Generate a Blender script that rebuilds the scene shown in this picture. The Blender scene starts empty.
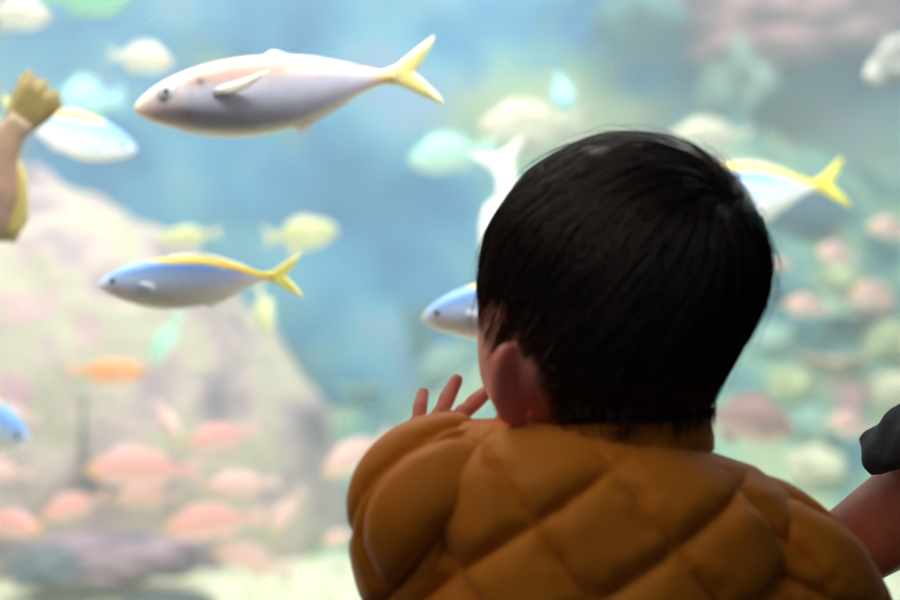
import bpy, math, random
import numpy as np
from mathutils import Vector, Matrix, noise as mn

S = bpy.context.scene
COL = S.collection
rng = np.random.default_rng(7)
random.seed(7)
PI = math.pi
CAMZ = 0.85
FPX = 1250.0


def at(u, v, Y):
    """a spot of the place, measured from the photograph at a distance Y"""
    return Vector(((u - 450) / FPX * Y, Y, CAMZ - (v - 300) / FPX * Y))


def lin(c):
    return tuple(((x / 12.92) if x <= 0.04045 else ((x + 0.055) / 1.055) ** 2.4) for x in c)


def rgb(r, g, b):
    return lin((r / 255, g / 255, b / 255))


# ------------------------------------------------------------------ materials
def base_mat(name, rough=0.5, spec=0.5):
    m = bpy.data.materials.new(name)
    m.use_nodes = True
    nt = m.node_tree
    b = nt.nodes['Principled BSDF']
    b.inputs['Roughness'].default_value = rough
    b.inputs['Specular IOR Level'].default_value = spec
    return m, nt, b


def noise_mat(name, stops, scale=4.0, detail=6.0, rough=0.7, bump=0.0, bump_scale=None, spec=0.4, dist=0.02, sss=0.0):
    m, nt, b = base_mat(name, rough, spec)
    N, L = nt.nodes, nt.links
    tc = N.new('ShaderNodeTexCoord')
    no = N.new('ShaderNodeTexNoise')
    no.inputs['Scale'].default_value = scale
    no.inputs['Detail'].default_value = detail
    L.new(tc.outputs['Object'], no.inputs['Vector'])
    cr = N.new('ShaderNodeValToRGB')
    e = cr.color_ramp.elements
    while len(e) < len(stops):
        e.new(0.5)
    for i, (p, c) in enumerate(stops):
        e[i].position = p
        e[i].color = (*c, 1)
    L.new(no.outputs['Fac'], cr.inputs['Fac'])
    L.new(cr.outputs['Color'], b.inputs['Base Color'])
    if bump:
        n2 = N.new('ShaderNodeTexNoise')
        n2.inputs['Scale'].default_value = bump_scale or scale * 5
        n2.inputs['Detail'].default_value = 5
        L.new(tc.outputs['Object'], n2.inputs['Vector'])
        bp = N.new('ShaderNodeBump')
        bp.inputs['Strength'].default_value = bump
        bp.inputs['Distance'].default_value = dist
        L.new(n2.outputs['Fac'], bp.inputs['Height'])
        L.new(bp.outputs['Normal'], b.inputs['Normal'])
    if sss:
        b.inputs['Subsurface Weight'].default_value = sss
        b.inputs['Subsurface Radius'].default_value = (0.012, 0.005, 0.003)
        b.inputs['Subsurface Scale'].default_value = 1.0
    return m


def attr_mat(name, rough=0.35, spec=0.5, sss=0.0, nscale=30.0, vary=0.12, metal=0.0):
    """colour pattern stored on the mesh, broken up by a fine noise"""
    m, nt, b = base_mat(name, rough, spec)
    N, L = nt.nodes, nt.links
    a = N.new('ShaderNodeAttribute')
    a.attribute_name = 'Col'
    tc = N.new('ShaderNodeTexCoord')
    no = N.new('ShaderNodeTexNoise')
    no.inputs['Scale'].default_value = nscale
    L.new(tc.outputs['Object'], no.inputs['Vector'])
    mp = N.new('ShaderNodeMapRange')
    mp.inputs['From Min'].default_value = 0.3
    mp.inputs['From Max'].default_value = 0.7
    mp.inputs['To Min'].default_value = 1 - vary
    mp.inputs['To Max'].default_value = 1 + vary
    L.new(no.outputs['Fac'], mp.inputs['Value'])
    vm = N.new('ShaderNodeVectorMath')
    vm.operation = 'SCALE'
    L.new(a.outputs['Color'], vm.inputs[0])
    L.new(mp.outputs['Result'], vm.inputs['Scale'])
    L.new(vm.outputs['Vector'], b.inputs['Base Color'])
    b.inputs['Metallic'].default_value = metal
    if sss:
        b.inputs['Subsurface Weight'].default_value = sss
        b.inputs['Subsurface Radius'].default_value = (0.02, 0.012, 0.01)
        b.inputs['Subsurface Scale'].default_value = 1.0
    return m


# ------------------------------------------------------------------ mesh tools
def mesh_from(name, V, F, mat=None, smooth=True, cols=None):
    me = bpy.data.meshes.new(name)
    me.from_pydata([tuple(v) for v in V], [], [tuple(f) for f in F])
    if cols is not None:
        ca = me.color_attributes.new('Col', 'FLOAT_COLOR', 'POINT')
        buf = np.ones((len(V), 4), dtype=np.float32)
        buf[:, :3] = np.asarray(cols)
        ca.data.foreach_set('color', buf.ravel())
    if mat:
        me.materials.append(mat)
    if smooth:
        me.polygons.foreach_set('use_smooth', [True] * len(me.polygons))
    me.validate()
    me.update()
    return me


def link(name, me, parent=None):
    o = bpy.data.objects.new(name, me)
    COL.objects.link(o)
    if parent:
        o.parent = parent
    return o


def tag(o, label=None, cat=None, group=None, kind=None):
    if label:
        o['label'] = label
    if cat:
        o['category'] = cat
    if group:
        o['group'] = group
    if kind:
        o['kind'] = kind
    return o


def empty(name, loc=(0, 0, 0)):
    o = bpy.data.objects.new(name, None)
    o.empty_display_size = 0.05
    o.location = loc
    COL.objects.link(o)
    return o


class MB:
    def __init__(s):
        s.V = []
        s.F = []
        s.C = []

    def add(s, V, F, col=None):
        o = len(s.V)
        s.V += [tuple(v) for v in V]
        s.F += [tuple(i + o for i in f) for f in F]
        if col is not None:
            s.C += [col] * len(V)
        return s

    def box(s, lo, hi):
        x0, y0, z0 = lo
        x1, y1, z1 = hi
        V = [(x0, y0, z0), (x1, y0, z0), (x1, y1, z0), (x0, y1, z0), (x0, y0, z1), (x1, y0, z1), (x1, y1, z1), (x0, y1, z1)]
        F = [(0, 3, 2, 1), (4, 5, 6, 7), (0, 1, 5, 4), (1, 2, 6, 5), (2, 3, 7, 6), (3, 0, 4, 7)]
        return s.add(V, F)

    def obj(s, name, mat, parent=None, smooth=True):
        return link(name, mesh_from(name, s.V, s.F, mat, smooth, s.C if s.C else None), parent)


def spline(P, R, per=6):
    P = [np.array(p, float) for p in P]
    n = len(P)
    op, orr = [], []
    for i in range(n - 1):
        p0, p1, p2, p3 = P[max(i - 1, 0)], P[i], P[i + 1], P[min(i + 2, n - 1)]
        r0, r1, r2, r3 = R[max(i - 1, 0)], R[i], R[i + 1], R[min(i + 2, n - 1)]
        for k in range(per):
            t = k / per
            c = (-t**3 + 2 * t * t - t) / 2, (3 * t**3 - 5 * t * t + 2) / 2, (-3 * t**3 + 4 * t * t + t) / 2, (t**3 - t * t) / 2
            op.append(c[0] * p0 + c[1] * p1 + c[2] * p2 + c[3] * p3)
            orr.append(max(1e-4, c[0] * r0 + c[1] * r1 + c[2] * r2 + c[3] * r3))
    op.append(P[-1])
    orr.append(R[-1])
    return np.array(op), np.array(orr)


def frames(P):
    n = len(P)
    T = np.gradient(P, axis=0)
    T /= np.linalg.norm(T, axis=1)[:, None] + 1e-12
    a = np.array((0, 0, 1.0)) if abs(T[0][2]) < 0.9 else np.array((0, 1.0, 0))
    A = np.zeros((n, 3))
    B = np.zeros((n, 3))
    for i in range(n):
        a = a - T[i] * np.dot(a, T[i])
        a /= np.linalg.norm(a)
        A[i] = a
        B[i] = np.cross(T[i], a)
    return T, A, B


def tube(P, R, n=12, per=6, caps=True):
    """tapered limb through the joints P with rounded ends"""
    P, R = spline(P, R, per)
    T, A, B = frames(P)
    PP, RR, TT = list(P), list(R), None
    cen, rad, idx = [], [], []
    if caps:
        for k in (0.97, 0.8, 0.5):
            cen.append(P[0] - T[0] * R[0] * k)
            rad.append(R[0] * math.sqrt(1 - k * k))
            idx.append(0)
    for i in range(len(P)):
        cen.append(P[i])
        rad.append(R[i])
        idx.append(i)
    if caps:
        for k in (0.5, 0.8, 0.97):
            cen.append(P[-1] + T[-1] * R[-1] * k)
            rad.append(R[-1] * math.sqrt(1 - k * k))
            idx.append(len(P) - 1)
    V, F = [], []
    m = len(cen)
    for j in range(m):
        for k in range(n):
            t = 2 * PI * k / n
            V.append(cen[j] + rad[j] * (math.cos(t) * A[idx[j]] + math.sin(t) * B[idx[j]]))
    for j in range(m - 1):
        for k in range(n):
            k2 = (k + 1) % n
            F.append((j * n + k, j * n + k2, (j + 1) * n + k2, (j + 1) * n + k))
    F.append(tuple(range(n))[::-1])
    F.append(tuple((m - 1) * n + k for k in range(n)))
    return V, F


def sphere(nu=32, nv=20):
    V = [(0, 0, 1)]
    F = []
    for j in range(1, nv):
        ph = PI * j / nv
        for i in range(nu):
            t = 2 * PI * i / nu
            V.append((math.sin(ph) * math.cos(t), math.sin(ph) * math.sin(t), math.cos(ph)))
    V.append((0, 0, -1))
    last = len(V) - 1
    for i in range(nu):
        F.append((0, 1 + i, 1 + (i + 1) % nu))
        F.append((last, last - nu + (i + 1) % nu, last - nu + i))
    for j in range(nv - 2):
        for i in range(nu):
            a = 1 + j * nu
            F.append((a + i, a + nu + i, a + nu + (i + 1) % nu, a + (i + 1) % nu))
    return V, F


def ellipsoid(c, r, rot=None, nu=24, nv=16):
    V, F = sphere(nu, nv)
    M = rot or Matrix.Identity(3)
    c = Vector(c)
    return [c + M @ Vector((v[0] * r[0], v[1] * r[1], v[2] * r[2])) for v in V], F


def remesh(V, F, voxel, smooth=4):
    me = mesh_from('tmp', V, F, None, False)
    o = link('tmp', me)
    a = o.modifiers.new('r', 'REMESH')
    a.mode = 'VOXEL'
    a.voxel_size = voxel
    if smooth:
        b = o.modifiers.new('s', 'SMOOTH')
        b.factor = 0.5
        b.iterations = smooth
    dg = bpy.context.evaluated_depsgraph_get()
    out = bpy.data.meshes.new_from_object(o.evaluated_get(dg))
    bpy.data.objects.remove(o)
    bpy.data.meshes.remove(me)
    out.polygons.foreach_set('use_smooth', [True] * len(out.polygons))
    return out


def fbm(p, sc, oct=4, seed=0.0):
    v, a, t = 0.0, 1.0, 0.0
    q = Vector((p[0] * sc + seed, p[1] * sc + seed * 1.7, p[2] * sc - seed))
    for _ in range(oct):
        v += a * mn.noise(q)
        t += a
        q = q * 2.03
        a *= 0.5
    return v / t


# ------------------------------------------------------------------ camera, view, world
cam = bpy.data.cameras.new('camera')
cam.lens = 50
cam.sensor_width = 36
cam.clip_start = 0.02
cam.dof.use_dof = True
cam.dof.focus_distance = 0.80
cam.dof.aperture_fstop = 2.8
co = bpy.data.objects.new('camera', cam)
COL.objects.link(co)
co.location = (0, 0, CAMZ)
co.rotation_euler = (PI / 2, 0, 0)
S.camera = co
vs = S.view_settings
vs.view_transform = 'Standard'
vs.look = 'None'
vs.gamma = 1
vs.exposure = 0.0
vs.use_curve_mapping = False
S.cycles.max_bounces = 10
S.cycles.transparent_max_bounces = 12
S.cycles.volume_bounces = 1
S.cycles.use_denoising = True
S.cycles.sample_clamp_indirect = 6
S.cycles.caustics_reflective = False
S.cycles.caustics_refractive = False

w = bpy.data.worlds.new('world')
S.world = w
w.use_nodes = True
w.node_tree.nodes['Background'].inputs['Color'].default_value = (0.75, 0.85, 1.0, 1)
w.node_tree.nodes['Background'].inputs['Strength'].default_value = 0.06


def area(name, loc, tgt, sx, sy, power, col):
    l = bpy.data.lights.new(name, 'AREA')
    l.shape = 'RECTANGLE'
    l.size, l.size_y = sx, sy
    l.energy = power
    l.color = col
    o = bpy.data.objects.new(name, l)
    COL.objects.link(o)
    o.location = loc
    o.rotation_euler = (Vector(tgt) - Vector(loc)).to_track_quat('-Z', 'Y').to_euler()
    return o


# aquarium lamps over the water, brighter over the boulder; added strip and gallery fill
area('tank_light', (-0.75, 1.9, 2.3), (-0.6, 2.2, 0.4), 1.4, 0.9, 46, (1.0, 0.95, 0.88))
area('tank_light', (0.75, 2.1, 2.4), (0.7, 2.5, 0.5), 1.2, 0.9, 29, (1.0, 1.0, 0.94))
area('tank_light', (-0.1, 0.945, 1.34), (-0.1, 1.5, 0.75), 2.6, 0.03, 19, (1.0, 0.97, 0.94))  # added strip below the waterline to brighten the flanks of the near fish
area('gallery_fill', (-0.8, 0.25, 1.95), (0.05, 0.68, 0.75), 1.4, 1.4, 8.4, (1.0, 0.88, 0.74))  # added fill for the toddler's back, standing in for dim gallery light

# ------------------------------------------------------------------ setting: gallery floor, tank front, pane, water, back wall
GL0, GL1 = 0.90, 0.925          # pane front and back
BED = 0.36
m_floor = noise_mat('gallery_carpet', [(0.3, rgb(40, 42, 50)), (0.7, rgb(62, 62, 70))], 30, rough=0.9, bump=0.3)
m_front = noise_mat('painted_panel', [(0.3, rgb(34, 38, 46)), (0.7, rgb(44, 48, 56))], 6, rough=0.6)
tag(MB().box((-3, -2.2, -0.05), (3, 0.97, 0)).obj('floor', m_floor, smooth=False), kind='structure')
tag(MB().box((-3, 0.88, 0), (3, 0.97, 0.45)).obj('wall_front', m_front, smooth=False), kind='structure')
tag(MB().box((-3, 0.87, 0.45), (3, 0.95, 0.48)).obj('trim_1', noise_mat('sill_steel', [(0.4, rgb(70, 72, 76)), (0.6, rgb(90, 92, 96))], 20, rough=0.35), smooth=False), kind='structure')
tag(MB().box((-3, 0.88, 1.30), (3, 0.925, 2.6)).obj('wall_upper', m_front, smooth=False), kind='structure')

m_glass = bpy.data.materials.new('pane_glass')
m_glass.use_nodes = True
nt = m_glass.node_tree
nt.nodes.clear()
out = nt.nodes.new('ShaderNodeOutputMaterial')
mix = nt.nodes.new('ShaderNodeMixShader')
tr = nt.nodes.new('ShaderNodeBsdfTransparent')
tr.inputs['Color'].default_value = (0.97, 0.99, 0.985, 1)
gl = nt.nodes.new('ShaderNodeBsdfGlossy')
gl.inputs['Roughness'].default_value = 0.02
fr = nt.nodes.new('ShaderNodeFresnel')
fr.inputs['IOR'].default_value = 1.2
nt.links.new(fr.outputs[0], mix.inputs[0])
nt.links.new(tr.outputs[0], mix.inputs[1])
nt.links.new(gl.outputs[0], mix.inputs[2])
nt.links.new(mix.outputs[0], out.inputs['Surface'])
win = tag(MB().box((-3, GL0, 0.48), (3, GL1, 1.30)).obj('window_1', m_glass, smooth=False), kind='structure')
# fine scratches on the pane
m_scr = bpy.data.materials.new('scratch_white')
m_scr.use_nodes = True
nt = m_scr.node_tree
nt.nodes.clear()
out = nt.nodes.new('ShaderNodeOutputMaterial')
tl = nt.nodes.new('ShaderNodeBsdfTranslucent')
tl.inputs['Color'].default_value = (0.95, 0.97, 0.97, 1)
nt.links.new(tl.outputs[0], out.inputs['Surface'])
for (u0, v0, u1, v1) in [(338, 411, 383, 403), (148, 22, 154, 19), (774, 136, 772, 128), (327, 52, 372, 39), (822, 268, 829, 262), (612, 68, 612, 63), (345, 415, 342, 430)]:
    a, b = at(u0, v0, GL0 - 0.0004), at(u1, v1, GL0 - 0.0004)
    mid = (a + b) / 2 + Vector((0, 0, 0.0008))
    MB().add(*tube([a, mid, b], [0.00008, 0.00016, 0.00008], 6)).obj('scratch', m_scr, win)

m_water = bpy.data.materials.new('tank_water')
m_water.use_nodes = True
nt = m_water.node_tree
nt.nodes.clear()
out = nt.nodes.new('ShaderNodeOutputMaterial')
sc = nt.nodes.new('ShaderNodeVolumeScatter')
sc.inputs['Color'].default_value = (0.74, 0.88, 1.0, 1)
sc.inputs['Density'].default_value = 0.16
sc.inputs['Anisotropy'].default_value = 0.2
ab = nt.nodes.new('ShaderNodeVolumeAbsorption')
ab.inputs['Color'].default_value = (0.40, 0.74, 0.92, 1)
ab.inputs['Density'].default_value = 0.10
ad = nt.nodes.new('ShaderNodeAddShader')
nt.links.new(sc.outputs[0], ad.inputs[0])
nt.links.new(ab.outputs[0], ad.inputs[1])
nt.links.new(ad.outputs[0], out.inputs['Volume'])
tag(MB().box((-2.95, GL1 + 0.001, BED - 0.02), (2.95, 3.9, 1.8)).obj('water', m_water, smooth=False), kind='structure')


# back wall: rough sculpted rock, blue with algae and coral growth
def backwall():
    nx, nz = 150, 70
    V, F = [], []
    for j in range(nz + 1):
        for i in range(nx + 1):
            x = -3 + 6 * i / nx
            z = 0.2 + 2.2 * j / nz
            y = 3.45 - 0.10 * fbm((x, 0, z), 1.6, 4, 3.1) * 2 - 0.35 * max(0.0, (abs(x) - 1.6)) ** 1.5
            V.append((x, y, z))
    n1 = len(V)
    V += [(v[0], 3.85, v[2]) for v in V]
    for j in range(nz):
        for i in range(nx):
            a = j * (nx + 1) + i
            F.append((a, a + 1, a + nx + 2, a + nx + 1))
            F.append((n1 + a + nx + 1, n1 + a + nx + 2, n1 + a + 1, n1 + a))
    return V, F


m_back, nt, b = base_mat('back_rock', 0.85, 0.2)
N, L = nt.nodes, nt.links
tc = N.new('ShaderNodeTexCoord')


def nz_ramp(scale, stops, off, detail=3):
    mpn = N.new('ShaderNodeMapping')
    mpn.inputs['Location'].default_value = off
    L.new(tc.outputs['Object'], mpn.inputs['Vector'])
    no = N.new('ShaderNodeTexNoise')
    no.inputs['Scale'].default_value = scale
    no.inputs['Detail'].default_value = detail
    L.new(mpn.outputs['Vector'], no.inputs['Vector'])
    cr = N.new('ShaderNodeValToRGB')
    e = cr.color_ramp.elements
    while len(e) < len(stops):
        e.new(0.5)
    for i, (p, c) in enumerate(stops):
        e[i].position = p
        e[i].color = (*c, 1)
    L.new(no.outputs['Fac'], cr.inputs['Fac'])
    return cr


rock = nz_ramp(2.6, [(0.36, rgb(28, 112, 168)), (0.48, rgb(66, 150, 196)), (0.58, rgb(112, 178, 204)), (0.68, rgb(150, 170, 204))], (0.3, 0, 0.2))
alg = nz_ramp(3.4, [(0.0, rgb(90, 150, 140)), (0.45, rgb(150, 190, 150)), (0.6, rgb(190, 200, 150)), (0.75, rgb(200, 170, 160))], (5, 2, 1))
msk = nz_ramp(2.1, [(0.53, (0, 0, 0)), (0.68, (1, 1, 1))], (9, 4, 3.3))
mx = N.new('ShaderNodeMix')
mx.data_type = 'RGBA'
L.new(msk.outputs['Color'], mx.inputs[0])
L.new(rock.outputs['Color'], mx.inputs[6])
L.new(alg.outputs['Color'], mx.inputs[7])
L.new(mx.outputs[2], b.inputs['Base Color'])
V, F = backwall()
tag(link('wall_back', mesh_from('wall_back', V, F, m_back)), kind='structure')


# gravel bed
def bed_z(x, y):
    return BED + 0.012 * fbm((x, y, 0), 6, 4, 1.0)


def gravel():
    nx, ny = 160, 80
    V, F = [], []
    for j in range(ny + 1):
        for i in range(nx + 1):
            x = -2.9 + 5.8 * i / nx
            y = GL1 + 0.05 + (3.4 - GL1) * j / ny
            V.append((x, y, bed_z(x, y)))
    n1 = len(V)
    V += [(v[0], v[1], BED - 0.05) for v in V]
    for j in range(ny):
        for i in range(nx):
            a = j * (nx + 1) + i
            F.append((a, a + 1, a + nx + 2, a + nx + 1))
            F.append((n1 + a + nx + 1, n1 + a + nx + 2, n1 + a + 1, n1 + a))
    return V, F


m_grav = noise_mat('pale_gravel', [(0.30, rgb(170, 178, 140)), (0.45, rgb(228, 228, 190)), (0.6, rgb(250, 246, 225)), (0.75, rgb(210, 225, 205))], 22, 4, 0.8, bump=0.8, bump_scale=90, dist=0.01)
V, F = gravel()
tag(link('gravel_bed', mesh_from('gravel_bed', V, F, m_grav)), 'bright pale gravel covering the bottom of the tank', 'gravel', kind='stuff')


# ------------------------------------------------------------------ rocks, reef and corals
def lump(c, r, seed, amp=0.18, sc=2.2, nu=64, nv=40, outline=None):
    """rounded rock; outline = [(angle, factor)...] in the upright plane"""
    V, F = sphere(nu, nv)
    out = []
    for v in V:
        d = Vector(v)
        k = 1 + amp * 2 * fbm(d, sc, 5, seed)
        if outline is not None:
            th = math.atan2(d.z, d.x)
            k *= np.interp(th, outline[0], outline[1], period=2 * PI) * (1 - abs(d.y)) + abs(d.y)
        out.append((c[0] + d.x * r[0] * k, c[1] + d.y * r[1] * k, c[2] + d.z * r[2] * k))
    return out, F


m_boulder = noise_mat('boulder_crust', [(0.30, rgb(112, 104, 112)), (0.40, rgb(166, 146, 152)), (0.50, rgb(202, 180, 172)), (0.58, rgb(190, 186, 158)), (0.68, rgb(204, 160, 172))], 6.5, 7, 0.85, bump=0.7, bump_scale=26, dist=0.02)
# silhouette of the big boulder around its middle
bc = at(20, 470, 2.50)
ang, fac = [], []
for (u, v) in [(340, 470), (335, 420), (300, 372), (250, 312), (205, 262), (150, 228), (95, 200), (40, 178), (-40, 160), (-160, 190), (-270, 300), (-310, 470), (-280, 620), (0, 700), (240, 690), (330, 600), (342, 540)]:
    p = at(u, v, 2.50)
    dx, dz = (p.x - bc.x) / 0.5, (p.z - bc.z) / 0.5
    ang.append(math.atan2(dz, dx))
    fac.append(math.hypot(dx, dz))
o = np.argsort(ang)
V, F = lump(bc, (0.5, 0.33, 0.5), 2.0, 0.05, 4, 96, 64, (np.array(ang)[o], np.array(fac)[o]))
tag(link('boulder', mesh_from('boulder', V, F, m_boulder)), 'huge pale pinkish boulder sloping down across the left side of the tank', 'rock')

m_dark = noise_mat('purple_stone', [(0.3, rgb(104, 98, 116)), (0.5, rgb(170, 140, 158)), (0.7, rgb(196, 172, 172))], 9, 5, 0.85, bump=0.5, bump_scale=40)
c = at(110, 558, 2.08)
V, F = lump(c, (0.150, 0.08, 0.040), 5.0, 0.22, 2.6)
tag(link('flat_rock', mesh_from('flat_rock', V, F, m_dark)), 'low dusky purple rock lying on the gravel in front of the boulder', 'rock')
c = at(48, 566, 2.03)
V, F = lump(c, (0.066, 0.06, 0.034), 6.0, 0.22, 2.6)
tag(link('stone', mesh_from('stone', V, F, noise_mat('teal_stone', [(0.3, rgb(80, 98, 106)), (0.7, rgb(140, 140, 150))], 9, 5, 0.85, bump=0.5))), 'small dark grey teal stone at the left end of the purple rock', 'rock')
c = at(168, 607, 1.98)
V, F = lump(c, (0.073, 0.047, 0.024), 8.0, 0.15, 2.6)
tag(link('stone', mesh_from('stone', V, F, noise_mat('black_stone', [(0.3, rgb(48, 54, 58)), (0.7, rgb(92, 98, 98))], 9, 5, 0.8, bump=0.5))), 'dark stone on the gravel cut by the bottom edge of the photo', 'rock')


def reef_z(x, y):
    s = min(1, max(0, (y - 2.15) / 1.05))
    s = s * s * (3 - 2 * s)
    h = np.interp(x, [-1.6, -0.6, -0.15, 0.15, 0.45, 0.8, 2.9], [0.44, 0.23, 0.21, 0.41, 0.71, 0.81, 0.79])
    return BED - 0.03 + s * h * (1 + 0.55 * fbm((x, y, 0), 2.2, 4, 7.3)) + 0.06 * s * fbm((x, y, 0), 7, 3, 2.0)


def reef():
    nx, ny = 150, 60
    V, F = [], []
    for j in range(ny + 1):
        for i in range(nx + 1):
            x = -2.8 + 5.6 * i / nx
            y = 2.05 + 1.35 * j / ny
            V.append((x, y, reef_z(x, y)))
    n1 = len(V)
    V += [(v[0], v[1], BED - 0.2) for v in V]
    for j in range(ny):
        for i in range(nx):
            a = j * (nx + 1) + i
            F.append((a, a + 1, a + nx + 2, a + nx + 1))
            F.append((n1 + a + nx + 1, n1 + a + nx + 2, n1 + a + 1, n1 + a))
    return V, F


m_reef = noise_mat('reef_rock', [(0.30, rgb(52, 104, 124)), (0.42, rgb(92, 140, 138)), (0.52, rgb(142, 178, 150)), (0.62, rgb(176, 188, 150)), (0.74, rgb(200, 172, 160))], 6.5, 5, 0.85, bump=0.6, bump_scale=24)
V, F = reef()
tag(link('reef', mesh_from('reef', V, F, m_reef)), 'mottled green and teal reef slope rising to the back wall', 'reef')


def on_reef(u, v):
    for k in range(200):
        Y = 2.1 + 1.25 * k / 200
        p = at(u, v, Y)
        if p.z <= reef_z(p.x, p.y):
            return p
    return at(u, v, 3.3)


def coral_mat(name, c):
    d = tuple(x * 0.72 for x in c)
    l = tuple(min(1, x * 1.25 + 0.03) for x in c)
    return noise_mat(name, [(0.35, d), (0.5, c), (0.65, l)], 14, 4, 0.8, bump=0.5, bump_scale=70, dist=0.008)


CM = {
    'peach': coral_mat('peach_coral', rgb(228, 186, 160)),
    'pink': coral_mat('pink_coral', rgb(214, 168, 172)),
    'cream': coral_mat('cream_coral', rgb(226, 220, 190)),
    'lime': coral_mat('lime_coral', rgb(188, 194, 148)),
    'mint': coral_mat('mint_coral', rgb(162, 194, 180)),
    'teal': coral_mat('teal_coral', rgb(84, 136, 140)),
    'moss': coral_mat('mossy_coral', rgb(116, 166, 164)),
    'sage': coral_mat('sage_coral', rgb(150, 172, 156)),
    'slate': coral_mat('slate_coral', rgb(70, 104, 122)),
    'brown': coral_mat('brown_coral', rgb(190, 142, 142)),
}


def dome_coral(r, seed):
    return lump((0, 0, r * 0.35), (r, r, r * 0.75), seed, 0.32, 2.6, 40, 26)


def branch_coral(r, seed):
    R = random.Random(seed)
    mb = MB()
    for k in range(11):
        a = 2 * PI * k / 11 + R.uniform(-.2, .2)
        lean = R.uniform(.15, .8)
        h = r * R.uniform(1.1, 1.7)
        p0 = np.array((0.2 * r * math.cos(a), 0.2 * r * math.sin(a), -0.25 * r))
        p1 = np.array((lean * r * .6 * math.cos(a), lean * r * .6 * math.sin(a), h * .5))
        p2 = np.array((lean * r * math.cos(a), lean * r * math.sin(a), h))
        mb.add(*tube([p0, p1, p2], [r * .2, r * .15, r * .1], 8, 4))
        q = p1 + np.array((R.uniform(-.4, .4) * r, R.uniform(-.4, .4) * r, .4 * r))
        mb.add(*tube([p1, (p1 + q) / 2, q], [r * .13, r * .12, r * .08], 8, 3))
    return mb.V, mb.F


def plate_coral(r, seed):
    n, mrg = 36, 7
    mb = MB()
    mb.add(*tube([(0, 0, -r * .3), (0, 0, 0), (0, 0, r * .32)], [r * .3, r * .2, r * .3], 12, 4))
    for side in (0, 1):
        pass
    V, F = [], []
    for lay in range(2):
        for j in range(mrg + 1):
            for i in range(n):
                t = 2 * PI * i / n
                q = j / mrg
                rr = r * 1.15 * q * (1 + .12 * math.sin(3 * t + seed) + .06 * math.sin(7 * t + 2 * seed))
                z = r * (.3 + .28 * q * q + .07 * math.sin(5 * t + seed) * q) + (r * .07 if lay else -r * .03 * (1 - q))
                V.append((rr * math.cos(t), rr * math.sin(t), z))
    st = (mrg + 1) * n
    for j in range(mrg):
        for i in range(n):
            a, b2 = j * n + i, j * n + (i + 1) % n
            F.append((a, a + n, b2 + n, b2))
            F.append((st + a, st + b2, st + b2 + n, st + a + n))
    for i in range(n):
        a, b2 = mrg * n + i, mrg * n + (i + 1) % n
        F.append((a, st + a, st + b2, b2))
    mb.add(V, F)
    return mb.V, mb.F


SHAPES = {'dome': (dome_coral, 'dome_coral'), 'branch': (branch_coral, 'branching_coral'), 'plate': (plate_coral, 'plate_coral')}
# (u, v, radius px, shape, colour, label)
corals = [
    (803, 222, 34, 'dome', 'slate', 'tall dark blue rocky knob just right of the head, below the yellow-tailed fish'),
    (845, 330, 26, 'plate', 'slate', 'dark slate plate coral low on the reef right of the head'),
    (806, 350, 26, 'branch', 'teal', 'teal branching coral between the head and the right edge'),
    (868, 308, 26, 'dome', 'peach', 'peach dome coral near the right edge above the dark sleeve'),
    (886, 352, 28, 'dome', 'lime', 'lime dome coral at the right edge above the dark sleeve'),
    (836, 372, 30, 'plate', 'peach', 'peach plate coral above the dark sleeve'),
    (790, 392, 24, 'dome', 'lime', 'lime dome coral right of the nape'),
    (812, 432, 24, 'dome', 'mint', 'mint dome coral left of the dark sleeve'),
    (850, 420, 24, 'branch', 'pink', 'pink branching coral touching the outline of the dark sleeve'),
    (775, 345, 22, 'dome', 'mint', 'mint dome coral close beside the hair on the right'),
    (815, 475, 28, 'dome', 'cream', 'cream dome coral above the right shoulder of the jacket'),
    (880, 262, 22, 'branch', 'teal', 'teal branching coral high at the right edge'),
    (838, 285, 22, 'dome', 'lime', 'lime dome coral midway up the reef on the right'),
    (790, 300, 20, 'plate', 'teal', 'teal plate coral beside the hair on the right'),
    (895, 400, 26, 'dome', 'cream', 'cream dome coral just over the dark sleeve at the right edge'),
    (450, 372, 28, 'dome', 'mint', 'pale mint dome coral above the raised fingers'),
    (358, 398, 22, 'plate', 'mint', 'mint plate coral right of the boulder'),
    (420, 345, 26, 'branch', 'teal', 'teal branching coral in the gap between boulder and cheek'),
]
for k, (u, v, rp, shp, cm, lab) in enumerate(corals):
    p = on_reef(u, v)
    r = rp / FPX * p.y
    fn, nm = SHAPES[shp]
    V, F = fn(r, 3 + k)
    o = link(nm, mesh_from(nm, V, F, CM[cm]))
    o.location = (p.x, p.y, p.z - r * 0.1)
    o.rotation_euler = (0, 0, k)
    tag(o, lab, 'coral', 'corals on the reef slope')

# growth on the back wall
wall_growth = [
    (795, 4, 125, 54, 'brown', 'rock_ledge', 'pinkish brown rock ledge across the upper right of the tank'),
    (760, 52, 70, 22, 'brown', 'rock_ledge', 'smaller brownish ledge hanging under the pinkish brown ledge'),
    (735, 82, 34, 46, 'sage', 'dome_coral', 'pale green coral growth on the wall above the head'),
    (640, 18, 46, 18, 'moss', 'dome_coral', 'pale mint coral growth on the wall near the top edge'),
]
for k, (u, v, ru, rv, cm, nm, lab) in enumerate(wall_growth):
    Y = 3.33
    p = at(u, v, Y)
    V, F = lump((0, 0, 0), (ru / FPX * Y, 0.16, rv / FPX * Y), 20 + k, 0.3, 2.0, 48, 32)
    o = link(nm, mesh_from(nm, V, F, CM[cm]))
    o.location = p
    tag(o, lab, 'rock' if 'ledge' in nm else 'coral')

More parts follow.
